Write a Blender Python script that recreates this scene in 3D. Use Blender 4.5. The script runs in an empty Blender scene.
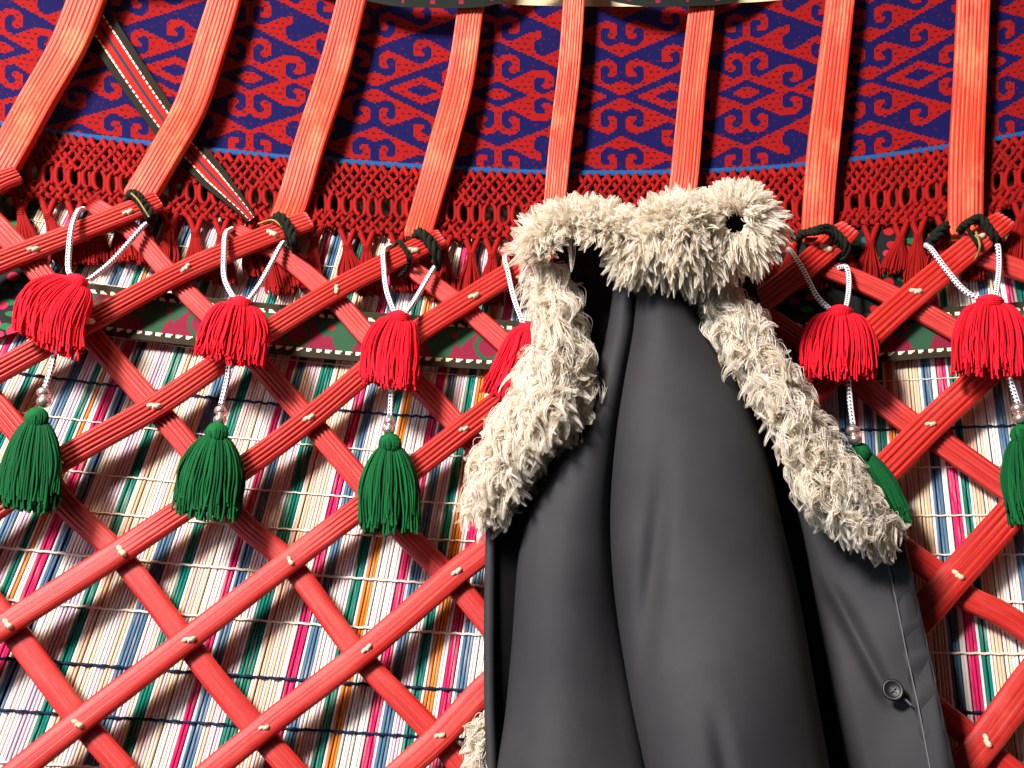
import bpy, math
import numpy as np
from mathutils import Matrix

rng = np.random.default_rng(7)
C = bpy.context.scene.collection
PI = math.pi

# ------------------------------------------------------------------ camera and the yurt's wall surface
F = 860.0                       # focal length in pixels of the 1024 x 768 frame
CAM = np.array([0.0, 0.0, 0.9])
PITCH, ROLL = math.radians(28), math.radians(3)
DIST, RAD = 1.0, 2.6            # distance to the wall, radius of the round wall
CY = DIST - RAD                 # the yurt's axis stands at (0, CY)
ZR, LEAN = 1.70, 0.62           # above ZR the roof leans inward
rot = Matrix.Rotation(PI / 2 + PITCH, 3, 'X') @ Matrix.Rotation(ROLL, 3, 'Z')
ROT = np.array([list(r) for r in rot])

def inward(z):
    d = np.clip(z - ZR, 0, 0.8)
    return LEAN * d * d

def P(px, py, off=0.0):
    """point on the wall surface (moved off metres into the room) seen at a pixel"""
    px, py, off = np.broadcast_arrays(np.asarray(px, float), np.asarray(py, float), np.asarray(off, float))
    d = np.stack([(px - 512) / F, -(py - 384) / F, -np.ones_like(px)], -1) @ ROT.T
    lo = np.full(px.shape, 0.1); hi = np.full(px.shape, 3.2)
    for _ in range(36):
        t = (lo + hi) / 2
        q = CAM + d * t[..., None]
        out = np.hypot(q[..., 0], q[..., 1] - CY) > RAD - off - inward(q[..., 2])
        hi = np.where(out, t, hi); lo = np.where(out, lo, t)
    return CAM + d * ((lo + hi) / 2)[..., None]

def M(px, py, off=0.05):
    """metres per pixel there"""
    q = P(px, py, off) - CAM
    return -(q @ ROT)[..., 2] / F

def unit(v):
    return v / np.maximum(np.linalg.norm(v, axis=-1, keepdims=True), 1e-9)

def NRM(px, py, off=0.05):
    r = P(px + 1.0, py, off) - P(px - 1.0, py, off)
    u = P(px, py - 1.0, off) - P(px, py + 1.0, off)
    return unit(np.cross(r, u))

def spline(pts, n):
    p = np.array(pts, float)
    if len(p) == 2:
        return p[0] + (p[1] - p[0]) * np.linspace(0, 1, n)[:, None]
    k = np.r_[0, np.cumsum(np.linalg.norm(np.diff(p[:, :2], axis=0), axis=1) + 1e-6)]
    m = np.zeros_like(p)
    m[1:-1] = (p[2:] - p[:-2]) / (k[2:] - k[:-2])[:, None]
    m[0] = (p[1] - p[0]) / (k[1] - k[0]); m[-1] = (p[-1] - p[-2]) / (k[-1] - k[-2])
    t = np.linspace(0, k[-1], n)
    i = np.clip(np.searchsorted(k, t, 'right') - 1, 0, len(p) - 2)
    h = (k[i + 1] - k[i])[:, None]; s = ((t - k[i]) / (k[i + 1] - k[i]))[:, None]
    return ((2*s**3 - 3*s**2 + 1) * p[i] + (s**3 - 2*s**2 + s) * h * m[i]
            + (-2*s**3 + 3*s**2) * p[i + 1] + (s**3 - s**2) * h * m[i + 1])

def sstep(a, b, x):
    t = np.clip((x - a) / (b - a), 0, 1)
    return t * t * (3 - 2 * t)

# ------------------------------------------------------------------ objects
def empty(name, loc, label, cat, group=None):
    o = bpy.data.objects.new(name, None); C.objects.link(o)
    o.location = [float(v) for v in loc]; o.empty_display_size = 0.02
    return tag(o, label, cat, group)

def tag(o, label=None, cat=None, group=None, kind=None):
    for k, v in (('label', label), ('category', cat), ('group', group), ('kind', kind)):
        if v: o[k] = v
    return o

def root_loc(o):
    v = np.zeros(3)
    while o is not None:
        v = v + np.array(o.location); o = o.parent
    return v

def mesh(name, V, Fc, mats, parent=None, uv=None, smooth=True, mi=None, loc=None):
    """one mesh object; V in world space, Fc lists of vertex indices (or an (n,4) array)"""
    me = bpy.data.meshes.new(name)
    V = np.asarray(V, float).reshape(-1, 3)
    o = bpy.data.objects.new(name, me); C.objects.link(o)
    if parent is not None:
        o.parent = parent; base = root_loc(parent)
    else:
        base = np.array(loc) if loc is not None else V.mean(0)
        o.location = base
    if isinstance(Fc, np.ndarray):
        Fc = [Fc]
    nv = np.concatenate([np.full(len(f), f.shape[1]) for f in Fc])
    lv = np.concatenate([f.ravel() for f in Fc]).astype(np.int32)
    me.vertices.add(len(V)); me.vertices.foreach_set('co', (V - base).ravel())
    me.loops.add(len(lv)); me.loops.foreach_set('vertex_index', lv)
    me.polygons.add(len(nv))
    me.polygons.foreach_set('loop_start', np.r_[0, np.cumsum(nv)[:-1]].astype(np.int32))
    me.polygons.foreach_set('use_smooth', np.full(len(nv), bool(smooth)))
    for m in (mats if isinstance(mats, (list, tuple)) else [mats]):
        me.materials.append(m)
    if mi is not None:
        me.polygons.foreach_set('material_index', np.asarray(mi, np.int32))
    if uv is not None:
        l = me.uv_layers.new(name='UVMap')
        l.data.foreach_set('uv', np.asarray(uv, float)[lv].ravel())
    me.update(calc_edges=True); me.validate()
    return o

def gridfaces(n, m, closed=False, start=0):
    i = np.arange(n - 1)[:, None]; j = np.arange(m if closed else m - 1)[None, :]
    j2 = (j + 1) % m
    return np.stack(np.broadcast_arrays(i*m + j, i*m + j2, (i+1)*m + j2, (i+1)*m + j), -1).reshape(-1, 4) + start

def loft(name, V, mat, parent=None, caps=True, uvscale=1.0, smooth=True):
    """V (n, m, 3): n rings of m points each, closed round"""
    n, m = V.shape[:2]
    fs = [gridfaces(n, m, True)]
    if caps:
        fs += [np.arange(m)[None, :], np.arange((n-1)*m, n*m)[None, ::-1]]
    L = np.r_[0, np.cumsum(np.linalg.norm(np.diff(V.mean(1), axis=0), axis=1))]
    uv = np.stack(np.broadcast_arrays(np.linspace(0, 1, m)[None, :], L[:, None] * uvscale), -1).reshape(-1, 2)
    return mesh(name, V.reshape(-1, 3), fs, mat, parent, uv, smooth)

def tubes(Pth, rad, sides=5, cap=True):
    """many tubes at once: Pth (S, T, 3), rad scalar or (S, T)"""
    S, T = Pth.shape[:2]
    tg = unit(np.gradient(Pth, axis=1))
    ref = np.broadcast_to(np.array([0.31, -0.87, 0.38]), tg.shape)
    a = np.cross(tg, ref)
    bad = np.linalg.norm(a, axis=-1) < 0.15
    a[bad] = np.cross(tg[bad], np.array([1.0, 0.1, 0.0]))
    a = unit(a); b = np.cross(tg, a)
    ang = np.arange(sides) * 2 * PI / sides
    r = np.broadcast_to(np.asarray(rad, float), (S, T))[..., None, None]
    V = Pth[:, :, None, :] + r * (np.cos(ang)[:, None] * a[:, :, None, :] + np.sin(ang)[:, None] * b[:, :, None, :])
    one = gridfaces(T, sides, True)
    fs = [(one[None] + (np.arange(S) * T * sides)[:, None, None]).reshape(-1, 4)]
    if cap:
        base = (np.arange(S) * T * sides)[:, None]
        ca = base + np.arange(sides)[None]; cb = base + (T - 1) * sides + np.arange(sides)[None, ::-1]
        fs += [ca, cb]
    L = np.concatenate([np.zeros((S, 1)), np.cumsum(np.linalg.norm(np.diff(Pth, axis=1), axis=2), axis=1)], 1)
    uv = np.stack(np.broadcast_arrays((np.arange(sides) / sides)[None, None, :], L[:, :, None]), -1).reshape(-1, 2)
    return V.reshape(-1, 3), fs, uv

def join(parts):
    Vs, fsd, uvs, k = [], {}, [], 0
    for V, fs, uv in parts:
        for f in fs: fsd.setdefault(f.shape[1], []).append(f + k)
        Vs.append(V); uvs.append(uv); k += len(V)
    return np.concatenate(Vs), [np.concatenate(v) for v in fsd.values()], np.concatenate(uvs)

# ------------------------------------------------------------------ materials
def srgb(r, g, b):
    f = lambda c: (c / 12.92) if c <= 0.04045 else ((c + 0.055) / 1.055) ** 2.4
    return (f(r / 255), f(g / 255), f(b / 255), 1)

class Mat:
    def __init__(s, name, rough=0.6, spec=0.4):
        s.m = bpy.data.materials.new(name); s.m.use_nodes = True
        s.t = s.m.node_tree; s.b = s.t.nodes['Principled BSDF']
        s.b.inputs['Roughness'].default_value = rough
        s.b.inputs['Specular IOR Level'].default_value = spec
    def n(s, kind, **kw):
        nd = s.t.nodes.new(kind)
        for k, v in kw.items():
            if k.startswith('_'): setattr(nd, k[1:], v)
            else: nd.inputs[k.replace('__', ' ')].default_value = v
        return nd
    def l(s, a, b): s.t.links.new(a, b)
    def ramp(s, fac, stops, interp='LINEAR'):
        r = s.n('ShaderNodeValToRGB'); e = r.color_ramp.elements
        r.color_ramp.interpolation = interp
        while len(e) < len(stops): e.new(0.5)
        for el, (p, c) in zip(e, stops): el.position = p; el.color = c
        s.l(fac, r.inputs[0]); return r.outputs[0]
    def mix(s, fac, a, b, mode='MIX'):
        x = s.n('ShaderNodeMix', _data_type='RGBA', _blend_type=mode)
        for v, i in ((fac, 0), (a, 6), (b, 7)):
            if hasattr(v, 'is_linked'): s.l(v, x.inputs[i])
            else: x.inputs[i].default_value = v
        return x.outputs[2]
    def coords(s, kind='Object', scale=(1, 1, 1)):
        tc = s.n('ShaderNodeTexCoord'); mp = s.n('ShaderNodeMapping'); mp.inputs['Scale'].default_value = scale
        s.l(tc.outputs[kind], mp.inputs[0]); return mp.outputs[0]
    def noise(s, vec, scale, detail=3, rough=0.55):
        nd = s.n('ShaderNodeTexNoise', Scale=scale, Detail=detail, Roughness=rough)
        s.l(vec, nd.inputs['Vector']); return nd.outputs['Fac']
    def color(s, c):
        if hasattr(c, 'is_linked'): s.l(c, s.b.inputs['Base Color'])
        else: s.b.inputs['Base Color'].default_value = c
        return s
    def bump(s, h, strength, dist):
        bp = s.n('ShaderNodeBump', Strength=strength, Distance=dist)
        s.l(h, bp.inputs['Height']); s.l(bp.outputs[0], s.b.inputs['Normal']); return s

def island_random(m):
    return m.n('ShaderNodeNewGeometry').outputs['Random Per Island']

def paint(name, base, pale, dark, wear=0.5):
    m = Mat(name, 0.48, 0.35)
    oi = m.n('ShaderNodeObjectInfo'); k = m.n('ShaderNodeMath', _operation='MULTIPLY'); k.inputs[1].default_value = 57.0
    m.l(oi.outputs['Random'], k.inputs[0])
    def shifted(v):
        ad = m.n('ShaderNodeVectorMath', _operation='ADD'); m.l(v, ad.inputs[0]); m.l(k.outputs[0], ad.inputs[1]); return ad.outputs[0]
    g = m.noise(shifted(m.coords('UV', (26, 5, 1))), 1.0, 5, 0.65)
    c1 = m.ramp(g, [(0.3, dark), (0.52, base), (0.75, pale)])
    big = m.noise(shifted(m.coords('UV', (1.2, 11, 1))), 1.0, 5, 0.65)
    f = m.ramp(big, [(0.52, (0, 0, 0, 1)), (0.72, (wear, wear, wear, 1))])
    m.color(m.mix(f, c1, pale))
    return m.bump(g, 0.25, 0.002).m

def cloth(name, col, col2, scale=900, rough=0.85, bump=0.3, spec=0.2):
    m = Mat(name, rough, spec)
    v = m.coords('Object')
    m.color(m.mix(m.noise(v, 30, 4), col, col2))
    return m.bump(m.noise(v, scale, 2), bump, 0.0006).m

def yarn(name, col, col2, rough=0.8):
    m = Mat(name, rough, 0.15)
    r = island_random(m)
    m.color(m.mix(r, col, col2))
    wv = m.n('ShaderNodeTexWave', _wave_type='BANDS', _bands_direction='DIAGONAL', Scale=1.0)
    m.l(m.coords('UV', (1.0, 160, 1)), wv.inputs['Vector'])
    return m.bump(wv.outputs['Fac'], 0.35, 0.0006).m

MT = {}
MT['pole'] = paint('pole paint', srgb(192, 50, 26), srgb(222, 124, 84), srgb(156, 24, 12), 0.6)
MT['slat'] = paint('slat paint', srgb(170, 27, 19), srgb(196, 76, 66), srgb(132, 12, 9), 0.5)
MT['rawhide'] = cloth('rawhide', srgb(226, 206, 178), srgb(180, 150, 116), 300, 0.6)
MT['rope'] = cloth('dark rope', srgb(26, 30, 18), srgb(12, 14, 9), 500, 0.95)
MT['ropegold'] = cloth('pale rope thread', srgb(160, 136, 84), srgb(120, 96, 52), 500, 0.95)
MT['red_yarn'] = yarn('red yarn', srgb(190, 9, 24), srgb(208, 24, 46))
MT['green_yarn'] = yarn('green yarn', srgb(0, 60, 28), srgb(5, 84, 38))
MT['fringe'] = yarn('deep red fringe', srgb(112, 5, 4), srgb(134, 9, 6))
MT['silver'] = Mat('silver bead', 0.27, 0.5).color(srgb(222, 200, 194)).m
MT['silver'].node_tree.nodes['Principled BSDF'].inputs['Metallic'].default_value = 0.86
MT['wall_felt'] = cloth('shade brown felt', srgb(70, 54, 40), srgb(48, 36, 28), 200, 0.95)  # dark brown puts the shade behind fringe and slats into the felt
MT['roof_felt'] = cloth('cream felt', srgb(206, 196, 164), srgb(176, 160, 122), 200, 0.95, 0.6)
MT['thread_white'] = cloth('white thread', srgb(238, 222, 204), srgb(220, 196, 176), 600, 0.9)
MT['thread_dark'] = cloth('dark blue thread', srgb(20, 32, 70), srgb(14, 40, 48), 600, 0.9)
MT['seam'] = cloth('seam thread', srgb(104, 98, 100), srgb(80, 76, 80), 600, 0.9)
MT['button'] = Mat('button', 0.45, 0.4).color(srgb(14, 13, 14)).m

def weave(name, c, c2):
    m = Mat(name, 0.85, 0.15)
    uv = m.coords('UV')
    m.color(m.mix(m.noise(uv, 0.9, 2), c, c2))
    wv = m.n('ShaderNodeTexWave', _wave_type='BANDS', _bands_direction='X', Scale=0.32)
    m.l(uv, wv.inputs['Vector'])
    w2 = m.n('ShaderNodeTexWave', _wave_type='BANDS', _bands_direction='Y', Scale=0.32)
    m.l(uv, w2.inputs['Vector'])
    a = m.n('ShaderNodeMath', _operation='ADD'); m.l(wv.outputs['Fac'], a.inputs[0]); m.l(w2.outputs['Fac'], a.inputs[1])
    return m.bump(a.outputs[0], 0.5, 0.0012).m
MT['w_red'] = weave('woven red', srgb(140, 13, 8), srgb(128, 8, 6))
MT['w_blue'] = weave('woven blue', srgb(11, 8, 74), srgb(8, 6, 56))
MT['w_dot'] = weave('woven wine', srgb(74, 6, 26), srgb(60, 4, 30))
MT['edge_blue'] = weave('bright blue edging', srgb(18, 82, 138), srgb(12, 70, 126))

m = Mat('coat cotton', 0.75, 0.25)
v = m.coords('Object')
c1 = m.mix(m.ramp(m.noise(v, 7, 5), [(0.38, (0, 0, 0, 1)), (0.64, (1, 1, 1, 1))]), srgb(35, 35, 38), srgb(46, 45, 47))
m.color(c1)
MT['coat'] = m.bump(m.noise(v, 700, 2), 0.25, 0.0004).m
MT['coat_dark'] = cloth('coat lining with shade', srgb(18, 16, 18), srgb(13, 12, 14), 600, 0.95, 0.2, 0.1)  # lining and left flap, the coat's inner shade put into the colour

m = Mat('fur', 0.55, 0.3)
r = island_random(m)
m.color(m.ramp(r, [(0.0, srgb(239, 228, 204)), (0.3, srgb(253, 248, 237)), (0.8, srgb(255, 253, 248)), (1.0, srgb(236, 218, 188))]))
tr = m.n('ShaderNodeBsdfTranslucent'); m.l(m.b.inputs['Base Color'].links[0].from_socket, tr.inputs['Color'])
ms = m.n('ShaderNodeMixShader'); ms.inputs[0].default_value = 0.62
m.l(m.b.outputs[0], ms.inputs[1]); m.l(tr.outputs[0], ms.inputs[2]); m.l(ms.outputs[0], m.t.nodes['Material Output'].inputs['Surface'])
MT['fur'] = m.m
MT['deep'] = Mat('collar hole shade black', 1.0, 0.0).color(srgb(9, 8, 9)).m  # black colour standing for the shade inside the rolled collar
MT['fur_skin'] = cloth('fur hide', srgb(214, 196, 164), srgb(196, 174, 138), 300, 0.95)

# braided cord: white sides, a dark dashed ply down the middle
m = Mat('braided cord', 0.75, 0.2)
uv = m.coords('UV'); sep = m.n('ShaderNodeSeparateXYZ'); m.l(uv, sep.inputs[0])
def mth(op, a, b=None):
    nd = m.n('ShaderNodeMath', _operation=op)
    for k, x in enumerate((a, b)):
        if x is None: continue
        if hasattr(x, 'is_linked'): m.l(x, nd.inputs[k])
        else: nd.inputs[k].default_value = x
    return nd.outputs[0]
u5 = mth('FRACT', mth('MULTIPLY', sep.outputs[0], 5.0))
v5 = mth('FRACT', mth('ADD', mth('MULTIPLY', sep.outputs[1], 210.0), mth('MULTIPLY', u5, 0.6)))
dk = mth('MULTIPLY', mth('LESS_THAN', u5, 0.52), mth('LESS_THAN', v5, 0.62))
m.color(m.mix(dk, srgb(238, 234, 238), srgb(16, 18, 40)))
MT['cord'] = m.bump(v5, 0.3, 0.0006).m

# reeds wrapped in coloured wool: one colour per reed, held in a face attribute
m = Mat('wool wrapped reeds', 0.85, 0.15)
at = m.n('ShaderNodeAttribute', _attribute_name='reed_color')
nz = m.noise(m.coords('Object', (260, 260, 14)), 1.0, 3, 0.7)
m.color(m.mix(m.ramp(nz, [(0.5, (0, 0, 0, 1)), (0.8, (0.4, 0.4, 0.4, 1))]), at.outputs['Color'], srgb(236, 222, 206)))
MT['reeds'] = m.bump(m.noise(m.coords('Object', (30, 30, 500)), 1.0, 2), 0.3, 0.0006).m

# dark flower-printed cloth
m = Mat('flower print cloth', 0.8, 0.2)
v = m.coords('Object')
vo = m.n('ShaderNodeTexVoronoi', Scale=48.0, Randomness=0.8); m.l(v, vo.inputs['Vector'])
vo2 = m.n('ShaderNodeTexVoronoi', Scale=38.0, Randomness=1.0); m.l(m.coords('Object', (1.0, 1.0, 1.7)), vo2.inputs['Vector'])
base = m.mix(m.ramp(vo2.outputs['Distance'], [(0.30, (1, 1, 1, 1)), (0.34, (0, 0, 0, 1))]), srgb(12, 14, 12), srgb(18, 92, 50))
hue = m.ramp(vo.outputs['Color'], [(0.0, srgb(150, 14, 26)), (0.5, srgb(166, 30, 62)), (0.75, srgb(24, 74, 80))], 'CONSTANT')
m.color(m.mix(m.ramp(vo.outputs['Distance'], [(0.30, (1, 1, 1, 1)), (0.33, (0, 0, 0, 1))]), base, hue))
MT['floral'] = m.m

def flat(name, col, rough=0.85):
    return cloth(name, col, tuple(c * 0.8 for c in col[:3]) + (1,), 700, rough, 0.4)
MT['o_dark'] = flat('strip dark olive', srgb(44, 38, 24))
MT['o_cream'] = flat('strip cream', srgb(226, 212, 186))
MT['o_green'] = flat('strip green', srgb(40, 76, 52))
MT['o_pink'] = flat('strip crimson', srgb(120, 22, 48))
MT['o_red'] = flat('strip red', srgb(146, 34, 26))
MT['s_dark'] = flat('strap dark', srgb(24, 21, 11))
MT['s_red'] = flat('strap red', srgb(160, 18, 12))
MT['s_grey'] = flat('strap grey', srgb(38, 42, 54))
MT['b_green'] = flat('dark green band', srgb(12, 22, 16))

# ------------------------------------------------------------------ layers, metres in from the felt wall
O_MAT, O_STRIP, O_FRINGE, O_BAND, O_STRAP = 0.024, 0.0385, 0.036, 0.034, 0.040
O_BACK, O_FRONT, O_POLE = 0.0495, 0.0625, 0.080

# ------------------------------------------------------------------ setting: felt wall and felt roof
def felt(name, z0, z1, nz, mat):
    az = np.radians(np.linspace(-42, 42, 90)); zz = np.linspace(z0, z1, nz)
    A, Z = np.meshgrid(az, zz)
    r = RAD - inward(Z)
    front = np.stack([r * np.sin(A), CY + r * np.cos(A), Z], -1)
    r2 = r + 0.02
    back = np.stack([r2 * np.sin(A), CY + r2 * np.cos(A), Z], -1)
    n, k = A.shape
    V = np.concatenate([front.reshape(-1, 3), back.reshape(-1, 3)])
    fs = np.concatenate([gridfaces(n, k), gridfaces(n, k, start=n * k)[:, ::-1]])
    e = []
    for row in (0, n - 1):
        j = np.arange(k - 1); e.append(np.stack([row*k + j, row*k + j + 1, n*k + row*k + j + 1, n*k + row*k + j], -1))
    for col in (0, k - 1):
        i = np.arange(n - 1); e.append(np.stack([i*k + col, (i+1)*k + col, n*k + (i+1)*k + col, n*k + i*k + col], -1))
    o = mesh(name, V, np.concatenate([fs] + e), mat)
    return tag(o, kind='structure')
Z_FELT = float(P(540, 60, 0)[2])  # dark felt carried up so holes in the fringe look shaded
felt('wall_back', 0.55, Z_FELT, 40, MT['wall_felt'])
felt('ceiling', Z_FELT, 2.55, 24, MT['roof_felt'])

# ------------------------------------------------------------------ reed screen
WHITE, CREAM, LAV = srgb(236, 224, 214), srgb(228, 204, 166), srgb(214, 190, 204)
GRN, ORG, PNK, BLU = srgb(0, 116, 98), srgb(214, 122, 34), srgb(210, 28, 94), srgb(74, 110, 138)
SHADE_TAN = srgb(226, 188, 156)  # tan that shadow gives the stripes, put into the reed colour
# (pixel column on image row 651, colour): where each stripe of the screen begins
STR = [(-200, GRN), (-186, SHADE_TAN), (-170, WHITE), (-146, PNK), (-132, BLU), (-116, LAV), (-100, GRN), (-88, SHADE_TAN), (-72, WHITE), (-50, BLU), (-36, LAV),
       (-24, GRN), (-12, ORG), (-4, WHITE), (0, PNK), (13, BLU), (30, WHITE), (44, LAV), (64, GRN), (77, SHADE_TAN), (93, WHITE), (108, LAV), (121, BLU), (141, LAV), (156, GRN), (169, SHADE_TAN), (184, WHITE), (203, PNK),
       (216, BLU), (228, LAV), (246, GRN), (261, SHADE_TAN), (275, WHITE), (294, PNK), (306, BLU), (320, WHITE), (329, LAV), (337, GRN), (350, ORG), (365, WHITE), (383, PNK),
       (395, BLU), (409, LAV), (420, GRN), (434, ORG), (446, WHITE), (450, PNK), (462, BLU), (476, WHITE), (500, GRN), (514, ORG), (530, WHITE), (552, PNK), (566, BLU),
       (580, LAV), (600, GRN), (614, SHADE_TAN), (630, WHITE), (652, PNK), (666, BLU), (680, LAV), (700, GRN), (714, ORG), (730, WHITE), (752, BLU), (766, PNK), (780, GRN), (794, ORG),
       (810, WHITE), (832, LAV), (850, BLU), (864, PNK), (876, SHADE_TAN), (880, BLU), (893, GRN), (905, ORG), (918, CREAM), (950, BLU), (964, WHITE), (968, PNK), (982, GRN), (994, SHADE_TAN), (1008, WHITE), (1030, BLU),
       (1044, WHITE), (1062, PNK), (1074, GRN), (1088, ORG), (1104, WHITE), (1130, BLU), (1144, LAV), (1160, PNK), (1172, GRN), (1190, WHITE), (1250, WHITE)]
SKEW = 0.085
def mat_az(px, py):
    q = P(px, py, O_MAT)
    return np.arctan2(q[..., 0], q[..., 1] - CY) - SKEW * (q[..., 2] - 1.2) / RAD
Z_TOP = float(P(540, 247, O_MAT)[2]); Z_BOT = 0.82  # reeds end low, dark felt above them stands for shade
screen = empty('reed_screen', (0, DIST - O_MAT, Z_BOT), 'striped screen of reeds wrapped in coloured wool, hanging behind the red lattice', 'reed screen')
sx = np.array([s[0] for s in STR], float); sa = mat_az(sx, np.full_like(sx, 651.0))
PITCHM = 0.0036
ra = np.arange(sa[0], sa[-1], PITCHM / RAD)
nr = len(ra)
k = np.clip(np.searchsorted(sa, ra, 'right') - 1, 0, len(STR) - 1)
cols = np.array([STR[i][1] for i in k])
# single odd reeds: a pale or a tinted one among its neighbours
odd = rng.random(nr)
alt = np.array([WHITE, CREAM, LAV, SHADE_TAN])[rng.integers(0, 4, nr)]
plain = np.array([c in (WHITE, LAV, SHADE_TAN, CREAM) for c in [STR[i][1] for i in k]])
cols = np.where((odd < 0.25)[:, None] & plain[:, None], alt, cols)
cols[:-1][(k[1:] != k[:-1])] = WHITE
cols[:, :3] *= (0.76 + 0.2 * rng.random((nr, 1)))
zz = np.linspace(Z_BOT, Z_TOP, 14)
ang = np.radians([0, 36, 72, 108, 144, 180, 270])
rr = PITCHM * 0.485
zj = rng.normal(0, 0.004, nr)
A = ra[:, None] + SKEW * (zz[None] - 1.2) / RAD + rng.normal(0, 0.00012, (nr, 1))
Zs = np.broadcast_to(zz, A.shape).copy(); Zs[:, -1] += zj
lat = rr * np.cos(ang); dep = rr * np.sin(ang) * np.where(np.sin(ang) < 0, 0.4, 1)
Rr = RAD - O_MAT - inward(Zs)[..., None] - dep[None, None]
AA = A[..., None] - lat[None, None] / RAD
V = np.stack([Rr * np.sin(AA), CY + Rr * np.cos(AA), np.broadcast_to(Zs[..., None], Rr.shape)], -1)
one = gridfaces(len(zz), len(ang), True)
fs = (one[None] + (np.arange(nr) * len(zz) * len(ang))[:, None, None]).reshape(-1, 4)
reeds = mesh('reeds', V, fs, MT['reeds'], screen)
ca = reeds.data.color_attributes.new('reed_color', 'FLOAT_COLOR', 'POINT')
ca.data.foreach_set('color', np.repeat(cols, len(zz) * len(ang), axis=0).ravel())
# threads that bind the reeds
for y, dark, rad in ((250, 0, .0008), (300, 0, .0008), (350, 0, .0008), (398, 1, .0016), (436, 0, .0010), (485, 0, .0011), (523, 0, .0012), (568, 0, .0015), (618, 0, .0014), (675, 1, .0016), (725, 1, .0015), (775, 0, .0012)):
    z = float(P(200, y, O_MAT)[2])
    a = np.arange(ra[0], ra[-1], 0.0011)
    ph = a * RAD / PITCHM
    zt = z + 0.0016 * np.sin(a * 9 + y) + 0.0004 * np.sin(ph * PI / (1.7 if dark else 2.0))
    r = RAD - O_MAT - rr - rad * 0.6 - (0.0015 * np.sin(ph * PI / 2.1) if dark else 0) - inward(zt)
    aa = a + SKEW * (zt - 1.2) / RAD
    pth = np.stack([r * np.sin(aa), CY + r * np.cos(aa), zt], -1)[None]
    Vt, ft, ut = tubes(pth, rad, 5)
    o = mesh('binding_thread', Vt, ft, MT['thread_dark' if dark else 'thread_white'], screen, ut)
    o['label'] = 'dark blue stitching thread' if dark else 'white stitching thread'

# ------------------------------------------------------------------ woven roof band with its fringe
EX = [-160, 0, 60, 151, 246, 337, 428, 470, 541, 583, 671, 706, 805, 847, 945, 987, 1024, 1180]
EY = [84, 121, 131, 142, 150, 156, 165, 168, 171, 172, 171, 167, 160, 156, 147, 138, 131, 100]
_ep = np.polyfit(EX, EY, 5)
E = lambda x: np.polyval(_ep, np.clip(x, -160, 1180))

def inside(poly, X, Y):
    """even-odd test of points against a closed outline"""
    r = np.zeros(X.shape, bool); n = len(poly)
    for i in range(n):
        (x1, y1), (x2, y2) = poly[i], poly[(i + 1) % n]
        if y1 == y2: continue
        r ^= ((y1 > Y) != (y2 > Y)) & (X < (x2 - x1) * (Y - y1) / (y2 - y1) + x1)
    return r

# blue figures on the red ground: columns from the axis, rows below the slanting line that bounds each strip
HORN = [(4, 5.4), (13, 6), (22, 14), (33, 24), (43.4, 30), (51, 30.9), (55, 28.5), (55, 18.3), (51.6, 14.5), (47, 12.7), (43.4, 13), (44, 15.6), (47.5, 18.8), (47, 22.9),
        (44.5, 23.1), (38.7, 19.6), (36.3, 15.6), (37, 5.5), (46, 5.2), (56, 14.8), (66, 24), (66, 38.5), (0, 38.5), (0, 22.3), (4.7, 26.9), (11.7, 31.8), (18.7, 32), (22, 29),
        (21.7, 19.4), (17.6, 15.7), (12.3, 13.3), (10.5, 14.8), (11, 17.5), (14.6, 20.3), (14, 24.7), (11, 24.8), (6, 21.5), (4, 18.3)]
CURL = [(0, 14.9), (4.8, 10.5), (11.8, 4.9), (18.8, 4.8), (21.8, 7), (22.4, 16.7), (20, 20.3), (15.3, 22.8), (11.2, 21.6), (11.8, 18.5), (14.7, 16.5), (14.7, 13.6), (11.8, 12.7),
        (7, 15.9), (4.2, 20), (4.2, 29.2), (8, 30.9), (15.3, 29.8), (27, 21.3), (36.4, 13.4), (47, 5.2), (55, 5.4), (58, 7.5), (58.7, 16), (55.8, 20.4), (51.7, 21.5), (48, 20.2),
        (48.7, 17.7), (51.7, 15.1), (51, 12.4), (47, 12.9), (41, 16.8), (39.4, 19.9), (40.5, 29.3), (45.8, 30.2), (51.7, 29.1), (58.7, 24.2), (69, 15.8), (81.5, 8.6), (81.5, 38.5), (0, 38.5)]
CELL = 1.8
def motif():
    """half tile of the ram's horn pattern, columns 0..125 and rows down from its axis; True is red"""
    W, Vv = np.meshgrid((np.arange(70) + 0.5) * CELL, (np.arange(56) + 0.5) * CELL)
    red = np.ones(W.shape, bool)
    for kk in range(3):
        t = Vv - (14 - .41 * W) - 38.5 * kk
        red &= ~inside(HORN, W, t)
        if kk: red &= ~inside(CURL, np.maximum(125 - W, 0.05), t)
    L1 = 52.5 - .41 * W
    red &= ~((W > 56) & (Vv < L1))
    red &= ~(W / 31 + Vv / 13 < 1); red |= W / 15 + Vv / 6.5 < 1
    dW = np.abs(W - 76)
    red |= (dW / 35 + Vv / 14 < 1) ; red &= ~(dW / 17 + Vv / 6.8 < 1)
    red |= (np.abs(W - 45) < 5) & (Vv < 1.9)
    return red
HALF = motif()

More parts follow.
